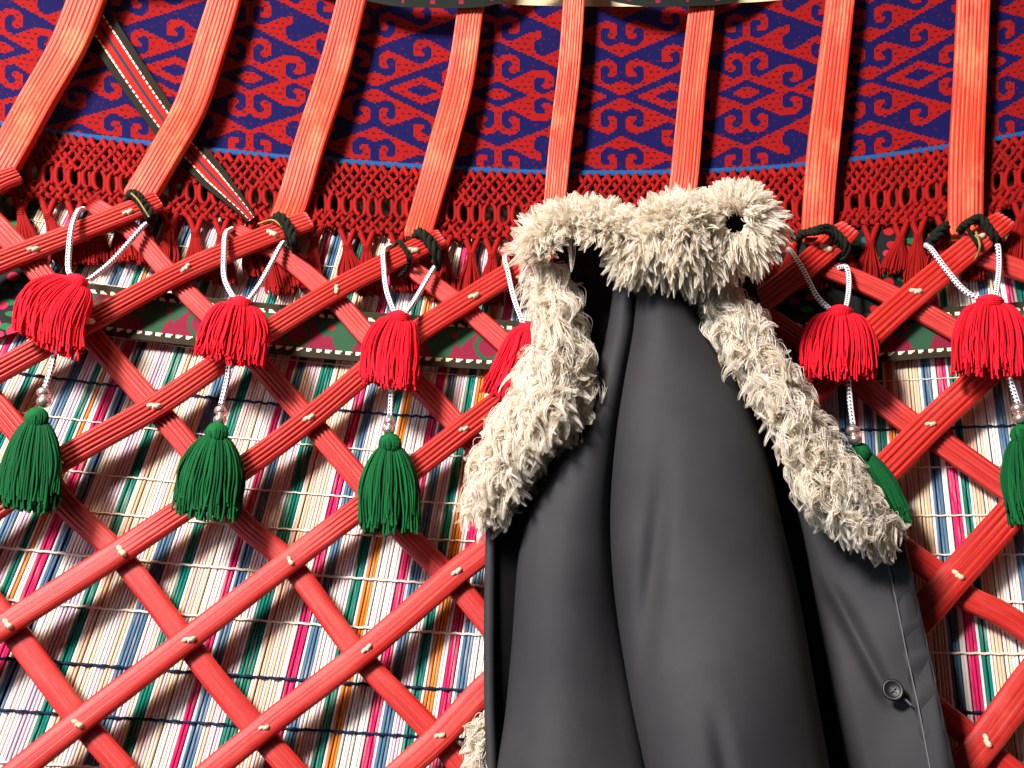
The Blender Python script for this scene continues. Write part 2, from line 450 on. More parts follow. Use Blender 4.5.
band = empty('woven_band', P(540, 170, O_BAND), 'wide red and blue woven roof band with ram horn pattern and red netted fringe', 'woven band')
xs = np.arange(-150, 1175, CELL); vs = np.arange(-50, 42) * CELL
GX, GV = np.meshgrid(xs, vs)
sag = 1.5 * np.sin(GX / 37.0) * 0.001
pts = P(GX, E(GX) - 74 + GV, O_BAND + sag)
cx = (xs[:-1] + xs[1:]) / 2; cv = (vs[:-1] + vs[1:]) / 2
lx = np.mod(cx - 250, 248.0); lx = np.where(lx > 124, 248 - lx, lx)
ci = np.clip((lx * 125 / 124 / CELL).astype(int), 0, 69); rj = np.clip((np.abs(cv) / CELL).astype(int), 0, 55)
isred = HALF[rj][:, ci]
J, I = np.meshgrid(np.arange(len(cv)), np.arange(len(cx)), indexing='ij')
dot = ((I + (J // 3 % 2) * 2) % 4 < 2) & (J % 3 == 0)
blk = isred.copy()
blk[1:-1, 1:-1] &= isred[:-2, 1:-1] & isred[2:, 1:-1] & isred[1:-1, 2:] & isred[1:-1, :-2]
dots = dot & blk & (rng.random(isred.shape) < 0.85)
bb = ~isred
bb[1:-1, 1:-1] &= ~isred[:-2, 1:-1] & ~isred[2:, 1:-1] & ~isred[1:-1, 2:] & ~isred[1:-1, :-2]
dot2 = dot & bb & (rng.random(isred.shape) < 0.25)
mi = np.where(isred, 0, 1); mi[dots] = 2; mi[dot2] = 2
uv = np.stack([GX, GV], -1).reshape(-1, 2)
mesh('patterned_panel', pts, gridfaces(len(vs), len(xs)), [MT['w_red'], MT['w_blue'], MT['w_dot']], band, uv, True, mi.ravel())
# thickness behind it
back = P(GX[::6, ::6], (E(GX) - 74 + GV)[::6, ::6], O_BAND - 0.004)
mesh('panel_backing', back, gridfaces(*GX[::6, ::6].shape), MT['w_dot'], band)
# bright blue edging cord
ex = np.arange(-150, 1175, 5.0)
ring = np.stack([np.cos(np.radians(np.arange(0, 360, 45))), np.sin(np.radians(np.arange(0, 360, 45)))], -1)
V = P(ex[:, None] + 0 * ring[None, :, 0], E(ex)[:, None] + 2.8 + 3.2 * ring[None, :, 0], O_BAND + 0.003 * ring[None, :, 1])
o = loft('edging', V, MT['edge_blue'], band, True, 1400); o['label'] = 'bright blue woven edging'
# netted fringe, knotted from cords
parts = []
def cords(x, v, off, r, sides=5):
    """x, v (S, T) in band columns and rows below the edge"""
    q = P(x, E(x) + v, off)
    parts.append(tubes(q, r, sides, False))
n0 = np.arange(-140, 1165, 9.7); n0 = n0 + rng.normal(0, 0.9, len(n0))
T = np.linspace(0, 1, 5)
for s in (-1, 1):     # teeth under the edging
    cords(n0[:, None] + s * 4.5 * T[None] ** 1.5, 4 + 9 * T[None] + 0 * n0[:, None], O_FRINGE + 0.001 * s, 0.0040)
sl = 0.82
for s in (-1, 1):     # first net
    T = np.linspace(0, 1, 12)
    x = n0[:, None] + s * 2.4 + s * sl * 28 * T[None] + 0.8 * np.sin(T[None] * 9 * PI + n0[:, None])
    cords(x, 10 + 28 * T[None] + 1.5 * np.sin(x / 9.0), O_FRINGE + 0.0016 * s * np.cos(T[None] * 8 * PI) , 0.0036)
n1 = np.arange(-140, 1165, 13.0); n1 = n1 + rng.normal(0, 0.8, len(n1))
T = np.linspace(0, 1, 9)
lenj = rng.normal(0, 1.3, (len(n1), 1))
for s in (-1, 1):     # long slits
    wv = 1 - np.sin(T[None] * PI) ** 0.35
    cords(n1[:, None] + s * (1.3 + 4.2 * wv) + 1.2 * np.sin(n1[:, None] * 0.7) * (T[None] - .5), 36 + 21 * T[None] + lenj * T[None], O_FRINGE + 0.001 * s, 0.0034)
for s in (-1, 1):     # second net
    T = np.linspace(0, 1, 9)
    x = n0[:, None] + s * 2.4 + s * sl * 18 * T[None]
    cords(x, 55 + 17 * T[None] + 2.0 * np.sin(x / 14.0), O_FRINGE + 0.0016 * s * np.cos(T[None] * 5 * PI), 0.0038)
V, fs, uv = join(parts)
o = mesh('fringe_net', V, fs, MT['fringe'], band, uv)
# one tassel under every pair of net cords
tx = np.arange(-130, 1160, 25.0)
for x0 in tx:
    x0 = x0 + rng.normal(0, 2.5)
    ln = 44 + rng.normal(0, 5); lean = rng.normal(0, 5) - (x0 - 600) * 0.012
    pr = []
    T = np.linspace(0, 1, 8)
    for s in (-1, 1):
        x = x0 + s * 7 * (1 - T[None]) ; pr.append(tubes(P(x, E(x) + 70 + 18 * T[None], O_FRINGE), 0.0042, 6))
    ns = 90
    ph = rng.random((ns, 1)) * 2 * PI; rd = np.sqrt(rng.random((ns, 1)))
    T = np.linspace(0, 1, 9)[None]
    prof = 4.0 + 9.5 * sstep(0.05, 0.85, T)
    x = x0 + lean * T + prof * rd * np.cos(ph) + rng.normal(0, .8, (ns, 1)) * T
    y = E(x0) + 86 + (ln * (0.85 + 0.2 * rng.random((ns, 1)))) * T
    off = O_FRINGE + 0.0006 * prof * rd * np.sin(ph) + 0.001
    pr.append(tubes(P(x, y, off), 0.0013, 4))
    Tn = np.linspace(0, 2 * PI, 13)[None]
    for dy in (0, 2.4):
        pr.append(tubes(P(x0 + 3.8 * np.cos(Tn), E(x0) + 87.5 + dy + 0 * Tn, O_FRINGE + 0.004 * np.sin(Tn)), 0.0014, 4))
    V, fs, uv = join(pr)
    mesh('fringe_tassel', V, fs, MT['fringe'], band, uv)

# ------------------------------------------------------------------ ribbons in the wall's surface
def ribbon(name, path, halfw, off, thick, zones, parent=None, n=160, rows=2, wave=0.0, loc=None, cellfn=None, across=24):
    """a woven strip: path in pixels, half width in pixels; zones colour the strip across (and along)"""
    s = spline(path, n)
    hw = np.interp(np.linspace(0, 1, n), np.linspace(0, 1, len(halfw)), halfw) if hasattr(halfw, '__len__') else np.full(n, halfw)
    tg = unit(np.gradient(s[:, :2], axis=0)); nm = np.stack([-tg[:, 1], tg[:, 0]], -1)
    u = np.linspace(-1, 1, across + 1)
    X = s[:, 0, None] + nm[:, 0, None] * hw[:, None] * u; Y = s[:, 1, None] + nm[:, 1, None] * hw[:, None] * u
    oo = (s[:, 2, None] if s.shape[1] > 2 else off) + wave * np.sin(np.linspace(0, 1, n) * 23)[:, None] + 0 * X
    Fv = P(X, Y, oo + thick / 2); Bv = P(X, Y, oo - thick / 2)
    k, mm = X.shape
    V = np.concatenate([Fv.reshape(-1, 3), Bv.reshape(-1, 3)])
    f1 = gridfaces(k, mm); f2 = gridfaces(k, mm, start=k * mm)[:, ::-1]
    i = np.arange(k - 1)
    e1 = np.stack([i*mm, (i+1)*mm, k*mm + (i+1)*mm, k*mm + i*mm], -1)
    e2 = np.stack([i*mm + mm - 1, (i+1)*mm + mm - 1, k*mm + (i+1)*mm + mm - 1, k*mm + i*mm + mm - 1], -1)
    mi = cellfn(np.arange(k - 1)[:, None], (u[:-1] + u[1:])[None] / 2 + 0 * np.arange(k - 1)[:, None], np.cumsum(np.r_[0, np.linalg.norm(np.diff(s[:, :2], axis=0), axis=1)])[:-1, None] + 0 * u[None, :-1])
    return mesh(name, V, np.concatenate([f1, f2, e1, e2]), zones, parent, None, True,
                np.concatenate([mi.ravel(), np.zeros(len(f2) + 2 * len(e1), int)]), loc)

# ornamented strip that runs along the reed screen
def strip_cells(i, u, s):
    m = np.full(u.shape, 2)                                   # green ground
    a = np.mod(s, 96.0) - 48; v = u * 22
    tri = np.abs(a) - 4 < (v + 17) * 1.15; m[tri] = 3         # crimson mountain
    ring = np.hypot(a * 0.9, v - 2); m[(ring < 13) & (ring > 9)] = 2; m[(ring < 5)] = 3
    hook = np.hypot(np.abs(a) - 34, v + 6); m[(hook < 9) & (hook > 5.5)] = 2; m[(hook < 3)] = 4
    m[(np.abs(np.abs(a) - 30 - v * .5) < 3) & (v > 2)] = 3
    zig = np.mod(s, 10.0); m[np.abs(v) > 14.5] = 0
    m[(v > 14.2) & (v < 17.2) & (zig + (v - 14) * 1.2 < 7)] = 1
    m[(v < -14.2) & (v > -17.2) & (zig - (v + 14) * 1.2 < 7)] = 1
    return m
st = ribbon('ornamented_strip', [(58, 304), (92, 309), (254, 327), (368, 337), (502, 345), (620, 348), (804, 342), (945, 332), (1018, 327), (1140, 312)],
            25, O_STRIP, 0.004, [MT['o_dark'], MT['o_cream'], MT['o_green'], MT['o_pink'], MT['o_red']], n=640, cellfn=strip_cells, across=44)
tag(st, 'narrow green and crimson ornamented strip with cream zigzag edges, lying across the reed screen', 'ornamented strip')

# diagonal striped strap
def strap_cells(i, u, s):
    m = np.zeros(u.shape, int)
    au = np.abs(u)
    m[au < 0.55] = 2; m[au < 0.10] = 3
    m[(au >= 0.44) & (au < 0.57) & (np.mod(s, 6.0) < 3.9)] = 1
    return m
strap = empty('striped_strap', P(165, 125, O_STRAP), 'narrow red strap with dark borders and white stitches, slanting across the woven band', 'strap')
ribbon('strap_webbing', [(40, -66, .042), (103, 31, .042), (165, 122, .042), (205, 168, .043), (240, 205, .043), (252, 219, .043)], [17, 17, 17, 16, 15, 14, 5], O_STRAP, 0.004,
       [MT['s_dark'], MT['o_cream'], MT['s_red'], MT['s_grey']], strap, n=300, cellfn=strap_cells, across=40)

# dark green band woven over and under the pole tops
def dband_cells(i, u, s):
    m = np.zeros(u.shape, int)
    m[(np.abs(u - 0.45) < .22) & (np.mod(s, 29) < 4)] = 1
    m[(np.abs(u + 0.1) < .22) & (np.mod(s + 8, 23) < 6)] = 2
    m[(u > 0.62) & (u < 0.78) & (np.mod(s, 5) < 2.5)] = 3
    return m
db = ribbon('dark_green_band', [(-60, -60, .075), (110, -46, .078), (230, -36, .060), (300, -24, .045), (352, -14, .06), (395, -5, .074), (440, -3, .077), (486, -5, .075), (520, -17, .06), (560, -25, .043), (596, -14, .06), (640, -5, .074), (690, -5, .079), (728, -8, .07), (770, -24, .055), (840, -34, .043), (900, -40, .058), (980, -46, .076), (1100, -60, .078)],
            11, 0.1, 0.003, [MT['b_green'], MT['o_pink'], MT['o_green'], MT['s_dark']], n=500, cellfn=dband_cells, across=22)
tag(db, 'dark green patterned band woven over and under the tops of the roof poles', 'band')

# flower-printed cloths tucked behind the lattice
def hanging_cloth(corners, off, label):
    (x0, y0), (x1, y1), (x2, y2), (x3, y3) = corners     # tl tr br bl
    n, k = 26, 30
    u = np.linspace(0, 1, k)[None]; v = np.linspace(0, 1, n)[:, None]
    X = (x0*(1-u) + x1*u)*(1-v) + (x3*(1-u) + x2*u)*v; Y = (y0*(1-u) + y1*u)*(1-v) + (y3*(1-u) + y2*u)*v
    ww = 0.0018 * np.sin(u * 17 + 2 * v) + 0.001 * np.sin(v * 9)
    Y = Y + 3 * np.sin(u * 14) * v
    Fv = P(X, Y, off + ww); Bv = P(X, Y, off + ww - 0.002)
    rim = np.r_[np.arange(k), np.arange(2*k-1, n*k, k), np.arange(n*k-2, (n-1)*k-1, -1), np.arange((n-2)*k, 0, -k)]
    rn = np.roll(rim, -1)
    fs = np.concatenate([gridfaces(n, k), gridfaces(n, k, start=n*k)[:, ::-1], np.stack([rim, rn, rn + n*k, rim + n*k], -1)])
    o = mesh('printed_cloth', np.concatenate([Fv.reshape(-1, 3), Bv.reshape(-1, 3)]), fs, MT['floral'])
    return tag(o, label, 'cloth')
hanging_cloth([(-110, 205), (34, 222), (64, 330), (-110, 345)], 0.0345, 'dark flower-printed cloth behind the lattice left of the first tassel pendant')
hanging_cloth([(752, 222), (925, 222), (905, 326), (752, 332)], 0.0320, 'dark flower-printed cloth behind the lattice between coat and right pendants')

# ------------------------------------------------------------------ ribbed poles and slats
def bar(name, path, width, off, thick, ribs, groove, mat, parent=None, n=70, bow=0.12, sharp=0.16):
    """a ribbed wooden bar along pixel path (x, y[, off]); width in pixels"""
    s = spline(path, n)
    x, y = s[:, 0], s[:, 1]; of = s[:, 2] if s.shape[1] > 2 else np.full(n, off)
    p = P(x, y, of)
    t = unit(np.gradient(p, axis=0)); nn = NRM(x, y, of)
    nn = unit(nn - (nn * t).sum(1, keepdims=True) * t); sd = np.cross(nn, t)
    w = np.interp(np.linspace(0, 1, n), np.linspace(0, 1, len(width)), width) * M(x, y, of)
    K = ribs * 6
    a = np.linspace(-.5, .5, K + 1)
    fr = np.mod((a + .5) * ribs - 0.5, 1.0) - 0.5
    g = np.exp(-(fr / sharp) ** 2) * (np.abs(a) < 0.47)
    gd = groove(y) if callable(groove) else np.full(n, groove)
    b = 0.5 - bow * (2 * a) ** 4 * 2
    A = np.r_[a, [.5, .46, 0, -.46, -.5]]
    Bf = np.broadcast_to(b * thick, (n, K + 1)) - g[None] * gd[:, None]
    Bb = np.broadcast_to(np.array([-.3, -.5, -.5, -.5, -.3]) * thick, (n, 5))
    Bp = np.concatenate([Bf, Bb], 1)
    tap = np.ones(n); tap[0] = tap[-1] = 0.82
    wob = 1 + 0.03 * np.sin(np.linspace(0, 9, n) + x[0])
    V = p[:, None] + sd[:, None] * (A[None, :, None] * (w * wob * tap)[:, None, None]) + nn[:, None] * (Bp * tap[:, None])[..., None]
    return loft(name, V, mat, parent)

POLES = [
    ([(108, -62), (87, 0), (67, 49), (37, 102), (8, 155), (-6, 180)], [31, 31, 32, 31, 29], 'red ribbed roof pole farthest left, bowed over the strap\'s upper end'),
    ([(240, -60), (225, 0), (211, 46), (190, 109), (162, 160), (142, 194)], [27, 27, 29, 30, 30], 'red ribbed roof pole crossing over the middle of the striped strap'),
    ([(366, -60), (352, 0), (334, 70), (309, 148), (294, 200), (287, 219)], [28, 28, 28, 29, 31], 'red ribbed roof pole standing just right of the strap\'s pointed lower end'),
    ([(483, -60), (472, 0), (460, 81), (442, 151), (425, 212), (419, 232)], [26, 26, 26, 28, 28], 'red ribbed roof pole above the third tassel pendant, its top under the green band'),
    ([(579, -60), (574, 0), (569, 70), (560, 148), (554, 211), (552, 235)], [22, 22, 22, 22, 22], 'thinnest red roof pole, standing behind the left end of the fur collar'),
    ([(705, -60), (702, 0), (692, 91), (685, 169), (681, 205), (680, 225)], [24, 24, 26, 27, 27], 'red ribbed roof pole standing behind the right half of the fur collar'),
    ([(844, -60), (840, 0), (831, 77), (822, 158), (817, 226), (817, 232)], [27, 27, 28, 29, 30], 'red ribbed roof pole right of the coat, above the fifth tassel pendant'),
    ([(976, -60), (973, 0), (970, 70), (966, 158), (965, 225), (965, 229)], [29, 29, 30, 30, 30], 'upright red roof pole farthest right, above the last tassel pendant'),
]
for pth, wd, lab in POLES:
    pth = [(pth[0][0] * 2.4 - pth[1][0] * 1.4, pth[0][1] * 2.4 - pth[1][1] * 1.4)] + pth
    (xa, ya), (xb, yb) = pth[-2:]; e = 9 / math.hypot(xb - xa, yb - ya)
    pth = pth[:-1] + [(xb + (xb - xa) * e, yb + (yb - ya) * e)]
    pth = [(a, b, 0.060 - 0.0145 * float(sstep(150, 195, b))) for a, b in pth]
    o = bar('roof_pole', pth, wd, O_POLE, 0.019, 8, 0.0011, MT['pole'], n=90, bow=0.06, sharp=0.2)
    tag(o, lab, 'roof pole', 'roof poles of the tent')

lattice = empty('wooden_lattice', P(512, 600, O_BACK), 'red painted wooden lattice of crossed ribbed slats pinned with rawhide knots', 'lattice')
gfade = lambda y: 0.0024 * (1 - sstep(485, 560, y)) + 0.0001
def wpx(a, b): return [a, (a + b) / 2, b]
FRONT = {
    'Z': ([(18, 174), (0, 181), (-60, 213), (-120, 246)], [22, 24, 25]),
    'A': ([(159, 200), (128, 212), (80, 231), (33, 249), (0, 262), (-120, 314)], [23, 25, 26]),
    'B': ([(310, 220), (272, 234), (186, 270), (88, 322), (0, 370), (-110, 432)], [24, 26, 27]),
    'C': ([(442, 237), (414, 250), (337, 289), (243, 347), (154, 407), (58, 462), (0, 505), (-110, 586)], [24, 27, 27]),
    'D': ([(560, 243), (534, 259), (474, 296), (396, 347), (309, 419), (243, 468), (121, 551), (7, 624), (-110, 702)], [25, 28, 27]),
    'E': ([(690, 262), (640, 294), (560, 354), (499, 402), (464, 429), (414, 468), (360, 508), (290, 561), (187, 640), (77, 724), (-30, 810)], [26, 27, 29]),
    'F': ([(850, 228), (826, 249), (790, 279), (755, 306), (700, 354), (630, 422), (560, 489), (485, 550), (457, 572), (367, 649), (264, 728), (170, 805)], [28, 29, 29, 27, 29]),
    'G': ([(1006, 219), (979, 241), (916, 293), (868, 336), (815, 389), (720, 478), (640, 556), (560, 626), (485, 689), (440, 736), (380, 790)], [28, 31, 32, 30, 29]),
    'H': ([(1110, 250), (1024, 334), (990, 369), (931, 424), (880, 475), (830, 524), (740, 610), (640, 706), (560, 790)], [30, 32, 33, 32]),
    'I': ([(1110, 402), (1050, 468), (1005, 520), (958, 573), (920, 617), (850, 692), (760, 790)], [30, 33, 35, 33]),
    'J': ([(1110, 585), (1050, 656), (1019, 695), (987, 738), (950, 784)], [32, 34, 34]),
}
BACK = [
    ([(-110, 490), (-60, 540), (8, 624), (40, 667), (77, 716), (128, 775)], [25, 26]),
    ([(-120, 280), (-60, 342), (0, 410), (30, 448), (62, 500), (121, 558), (180, 634), (215, 680), (258, 731), (310, 790)], [24, 25, 26]),
    ([(-90, 140), (0, 229), (42, 276), (90, 334), (153, 406), (190, 449), (240, 520), (288, 562), (345, 638), (370, 668), (432, 732), (480, 790)], [25, 24, 26]),
    ([(91, 204), (128, 228), (183, 289), (252, 357), (309, 421), (358, 478), (400, 528), (455, 584), (485, 620), (560, 714), (620, 790)], [20, 24, 25, 27]),
    ([(232, 230), (280, 254), (337, 302), (368, 336), (414, 380), (464, 433), (560, 546), (640, 640), (740, 765)], [20, 24, 25, 27]),
    ([(388, 246), (414, 270), (454, 300), (490, 330), (550, 386), (620, 456), (700, 541), (800, 652), (890, 770)], [20, 24, 27, 28]),
    ([(503, 247), (540, 276), (580, 312), (640, 366), (720, 436), (800, 493), (880, 529), (905, 550), (931, 569), (961, 594), (1005, 616), (1060, 655), (1110, 690)], [20, 26, 27, 27]),
    ([(662, 240), (745, 302), (801, 340), (861, 384), (907, 421), (945, 445), (1008, 489), (1110, 560)], [22, 26, 27, 28]),
    ([(823, 267), (860, 281), (910, 305), (960, 333), (1019, 367), (1110, 420)], [22, 25, 26]),
    ([(975, 254), (1024, 271), (1110, 302)], [24, 26]),
    ([(700, 492), (780, 568), (860, 643), (930, 704), (963, 730), (995, 757), (1030, 786)], [26, 27, 27]),
]
KNOTS = {'A': [(128, 212), (33, 249)], 'B': [(272, 233), (186, 268), (87, 321)],
         'C': [(413, 250), (337, 289), (154, 406), (57, 461)], 'D': [(474, 296), (309, 418), (121, 551), (7, 624)],
         'E': [(464, 429), (290, 561), (189, 640), (77, 724)], 'F': [(826, 248), (457, 572), (367, 649), (264, 728)],
         'G': [(979, 237), (916, 291), (440, 736)], 'H': [(931, 424)], 'I': [(958, 575)], 'J': [(987, 741)]}

def blob(c, axes, n=7, m=10, bump=0.15):
    th = np.linspace(0, PI, n)[:, None]; ph = np.linspace(0, 2*PI, m, endpoint=False)[None]
    r = 1 + bump * np.sin(3 * ph + 5 * th) * np.sin(th)
    q = np.stack([r*np.sin(th)*np.cos(ph), r*np.sin(th)*np.sin(ph), np.cos(th) + 0*ph], -1)
    V = np.asarray(c) + q @ np.asarray(axes)
    return V.reshape(-1, 3), [gridfaces(n, m, True)], np.zeros((n*m, 2))

def knot(x, y, parent):
    sc = M(x, y); nn = NRM(x, y, O_FRONT); r = unit(P(x+1, y, .06) - P(x-1, y, .06)); u = np.cross(nn, r)
    a = rng.normal(0.2, 0.5); d = np.cos(a)*r + np.sin(a)*u; e = np.cross(nn, d)
    c = P(x, y, O_FRONT + 0.007)
    k = 3.3 * sc * (0.85 + 0.3 * rng.random())
    pr = [blob(c + d*k*0.9 - nn * .001, [d*k, e*k*.8, nn*k*1.1]), blob(c - d*k*0.8 + e*k*.3 - nn * .001, [d*k*1.1, e*k*.7, nn*k*.8]),
          blob(c - nn * .002, [d*k*.8, e*k*.9, nn*k*1.0])]
    V, fs, uv = join(pr)
    mesh('rawhide_knot', V, fs, MT['rawhide'], parent)

for key, (pth, wd) in FRONT.items():
    o = bar('slat', pth, [q * .89 for q in wd], O_FRONT, 0.0125, 5, gfade, MT['slat'], lattice, n=110)
    for kx, ky in KNOTS.get(key, []): knot(kx, ky, o)
for pth, wd in BACK:
    bar('slat', pth, [q * .90 for q in wd], O_BACK, 0.0125, 5, gfade, MT['slat'], lattice, n=110)

# ------------------------------------------------------------------ rope lashings where poles meet lattice
def rope(paths, label, fine=None):
    allp = []
    for pts, rpx in paths:
        s = spline(pts, 46)
        p = P(s[:, 0], s[:, 1], s[:, 2]); r = rpx * float(M(pts[0][0], pts[0][1]))
        t = unit(np.gradient(p, axis=0)); a = unit(np.cross(t, np.array([.3, -.8, .5]))); b = np.cross(t, a)
        L = np.r_[0, np.cumsum(np.linalg.norm(np.diff(p, axis=0), axis=1))] / (r * 5.0) * 2 * PI
        for q in range(3):
            ph = L + q * 2 * PI / 3
            allp.append(tubes((p + .5*r*(np.cos(ph)[:, None]*a + np.sin(ph)[:, None]*b))[None], r * .50, 6))
    V, fs, uv = join(allp)
    o = mesh('rope_lashing', V, fs, MT['rope'])
    if fine:
        f2 = []
        for pts, rpx in fine:
            s = spline(pts, 30); f2.append(tubes(P(s[:, 0], s[:, 1], s[:, 2])[None], rpx * float(M(pts[0][0], pts[0][1])), 6))
        V, fs, uv = join(f2)
        mesh('pale_thread', V, fs, MT['ropegold'], o)['label'] = 'pale thread wound into the rope'
    return tag(o, label, 'rope', 'dark rope lashings along the lattice top')
FO = 0.078
rope([([(128, 200, .05), (131, 193, FO), (139, 201, FO + .004), (145, 210, FO + .004), (150, 219, FO - .002), (152, 224, .052)], 4.2),
      ([(134, 192, .055), (140, 196, FO), (147, 207, FO + .002), (153, 216, FO), (152, 226, .055)], 3.6)],
     'dark rope lashing tying slats below the roof pole that crosses the strap', [([(131, 193, .086), (138, 200, .088), (144, 209, .088), (149, 217, .084)], .9)])
rope([([(272, 222, .055), (279, 216, FO), (286, 222, FO + .004), (291, 232, FO + .004), (294, 242, FO), (295, 250, .055)], 5.0),
      ([(270, 226, .05), (277, 219, FO - .002), (283, 227, FO + .001), (287, 236, FO), (290, 246, .055)], 2.2)],
     'dark rope lashing at the slat tip beside the strap\'s pointed end', [([(258, 224, .06), (272, 220, .074), (281, 226, .079), (286, 234, .079)], .9)])
rope([([(414, 240, .052), (420, 232, FO), (428, 241, FO + .004), (434, 250, FO + .003), (438, 260, FO - .005), (436, 268, .055)], 5.2),
      ([(424, 234, .06), (432, 240, FO), (437, 250, FO), (441, 262, .058)], 4.0),
      ([(394, 248, .055), (399, 241, FO - .002), (405, 249, FO), (409, 258, FO), (407, 268, .06), (399, 277, .056)], 2.6)],
     'dark green rope lashing with two turns above the third tassel pendant')
rope([([(797, 240, .06), (803, 234, FO), (816, 230, FO + .016), (829, 228, FO + .006), (838, 235, FO + .003), (846, 245, FO), (846, 254, FO - .01), (842, 264, .05)], 4.4),
      ([(800, 232, .06), (812, 233, FO + .016), (828, 232, FO + .008), (836, 240, FO - .003), (841, 252, .06), (838, 262, .045)], 3.2)],
     'dark green rope lashing at the foot of the roof pole beside the coat')
rope([([(960, 231, .06), (965, 225, FO + .004), (980, 218, FO + .006), (987, 226, FO + .004), (993, 235, FO + .002), (998, 243, FO - .01), (996, 252, .05)], 4.6),
      ([(975, 220, .06), (983, 221, FO + .006), (990, 231, FO + .002), (996, 241, FO - .008), (992, 250, .05)], 4.0),
      ([(961, 229, .07), (966, 227, FO + .002), (972, 236, FO), (977, 243, FO), (979, 250, FO - .01), (975, 258, .055)], 2.2)],
     'dark green rope lashing at the foot of the roof pole farthest right', [([(976, 232, .078), (978, 238, .080), (980, 246, .080), (978, 254, .070), (974, 260, .064)], 1.2)])
rope([([(929, 250, .046), (931, 241, .052), (937, 235, .060), (942, 230, .056), (946, 226, .045)], 6.0)],
     'short dark rope knot on the fringe left of the last roof pole\'s foot')

# ------------------------------------------------------------------ tassel pendants
def cord_part(paths, parent, rpx=2.75):
    pr = []
    for pts in paths:
        s = spline(pts, 60)
        pr.append(tubes(P(s[:, 0], s[:, 1], s[:, 2])[None], rpx * float(M(pts[-1][0], pts[-1][1], .08)), 10))
    V, fs, uv = join(pr)
    return mesh('braided_cord', V, fs, MT['cord'], parent, uv)

def tassel(name, head, tail, wtop, wbot, mat, parent, strands, headr=0, off=0.098, dr=0.42, bend=0.0, flare=1.0, r=0.0012):
    """yarn tassel from its tied head to the middle of its cut end, widths in pixels"""
    ns = strands
    T = np.linspace(0, 1, 16)[None]
    ph = rng.random((ns, 1)) * 2 * PI; rd = 0.25 + 0.75 * np.sqrt(rng.random((ns, 1)))
    ax = np.array(tail, float) - np.array(head, float); Ln = np.linalg.norm(ax); ax /= Ln; sx = np.array([-ax[1], ax[0]])
    prof = wtop + (wbot - wtop) * (1 - (1 - np.clip(T / 0.75, 0, 1)) ** 2) ** (0.5 * flare)
    ln = Ln * (0.80 + 0.26 * rng.random((ns, 1)))
    wig = rng.normal(0, 1.5, (ns, 1)) * np.sin(T * PI * (0.8 + rng.random((ns, 1)))) + rng.normal(0, 1.2, (ns, 1)) * np.sin(T * 2.6 * PI + ph)
    lat = prof * rd * np.cos(ph) + wig * T + bend * np.sin(T * PI)
    lon = ln * T - 0.10 * prof * np.abs(np.cos(ph)) * T + 2 * (rd - .5) * T
    sc = float(M(head[0], head[1], off))
    o = off + (prof * rd * np.sin(ph) * dr) * sc
    X = head[0] + ax[0] * lon - sx[0] * lat; Y = head[1] + ax[1] * lon - sx[1] * lat
    pr = [tubes(P(X, Y, o), r, 5)]
    # tied neck
    Tn = np.linspace(0, 2 * PI, 17)[None]
    for q in range(5):
        c = np.array(head) + ax * (q * 1.9 - 3.5)
        w = wtop * (1.02 if q not in (0, 4) else .9)
        pr.append(tubes(P(c[0] - sx[0] * w * np.cos(Tn), c[1] - sx[1] * w * np.cos(Tn), off + w * np.sin(Tn) * sc * .8), 0.0016, 5))
    # filling under the loose strands
    c = P(head[0] + ax[0] * Ln * .45, head[1] + ax[1] * Ln * .45, off)
    d3 = unit(P(*(np.array(tail)), off) - P(*(np.array(head)), off)); n3 = NRM(head[0], head[1], off); s3 = np.cross(d3, n3)
    pr.append(blob(c, [s3 * wbot * .72 * sc, n3 * wbot * dr * .7 * sc, -d3 * Ln * .5 * sc], 9, 14, 0.0))
    pr.append(blob(P(head[0], head[1], off), [s3 * wtop * .95 * sc, n3 * wtop * .8 * sc, -d3 * 7 * sc], 7, 12, 0.0))
    if headr:
        pr.append(blob(P(head[0], head[1] - 2, off), [s3 * headr * sc, n3 * headr * sc * .9, -d3 * headr * sc * 1.0], 9, 16, 0.03))
        q = rng.random((60, 1)) * 2 * PI; T2 = np.linspace(-1.1, 1.1, 8)[None]
        pr.append(tubes(P(head[0] - sx[0] * headr * np.cos(T2) * np.cos(q) + ax[0] * headr * np.sin(T2), head[1] - 2 - sx[1] * headr * np.cos(T2) * np.cos(q) + ax[1] * headr * np.sin(T2),
                          off + headr * np.cos(T2) * np.sin(q) * sc * .92), 0.0009, 4))
    V, fs, uv = join(pr)
    return mesh(name, V, fs, mat, parent, uv)

def bead(x, y, r, parent, off=0.098):
    sc = float(M(x, y, off)); k = r * sc
    V, fs, uv = blob(P(x, y, off), [[k, 0, 0], [0, k, 0], [0, 0, k * .82]], 13, 20, 0.0)
    mesh('silver_bead', V, fs, MT['silver'], parent)

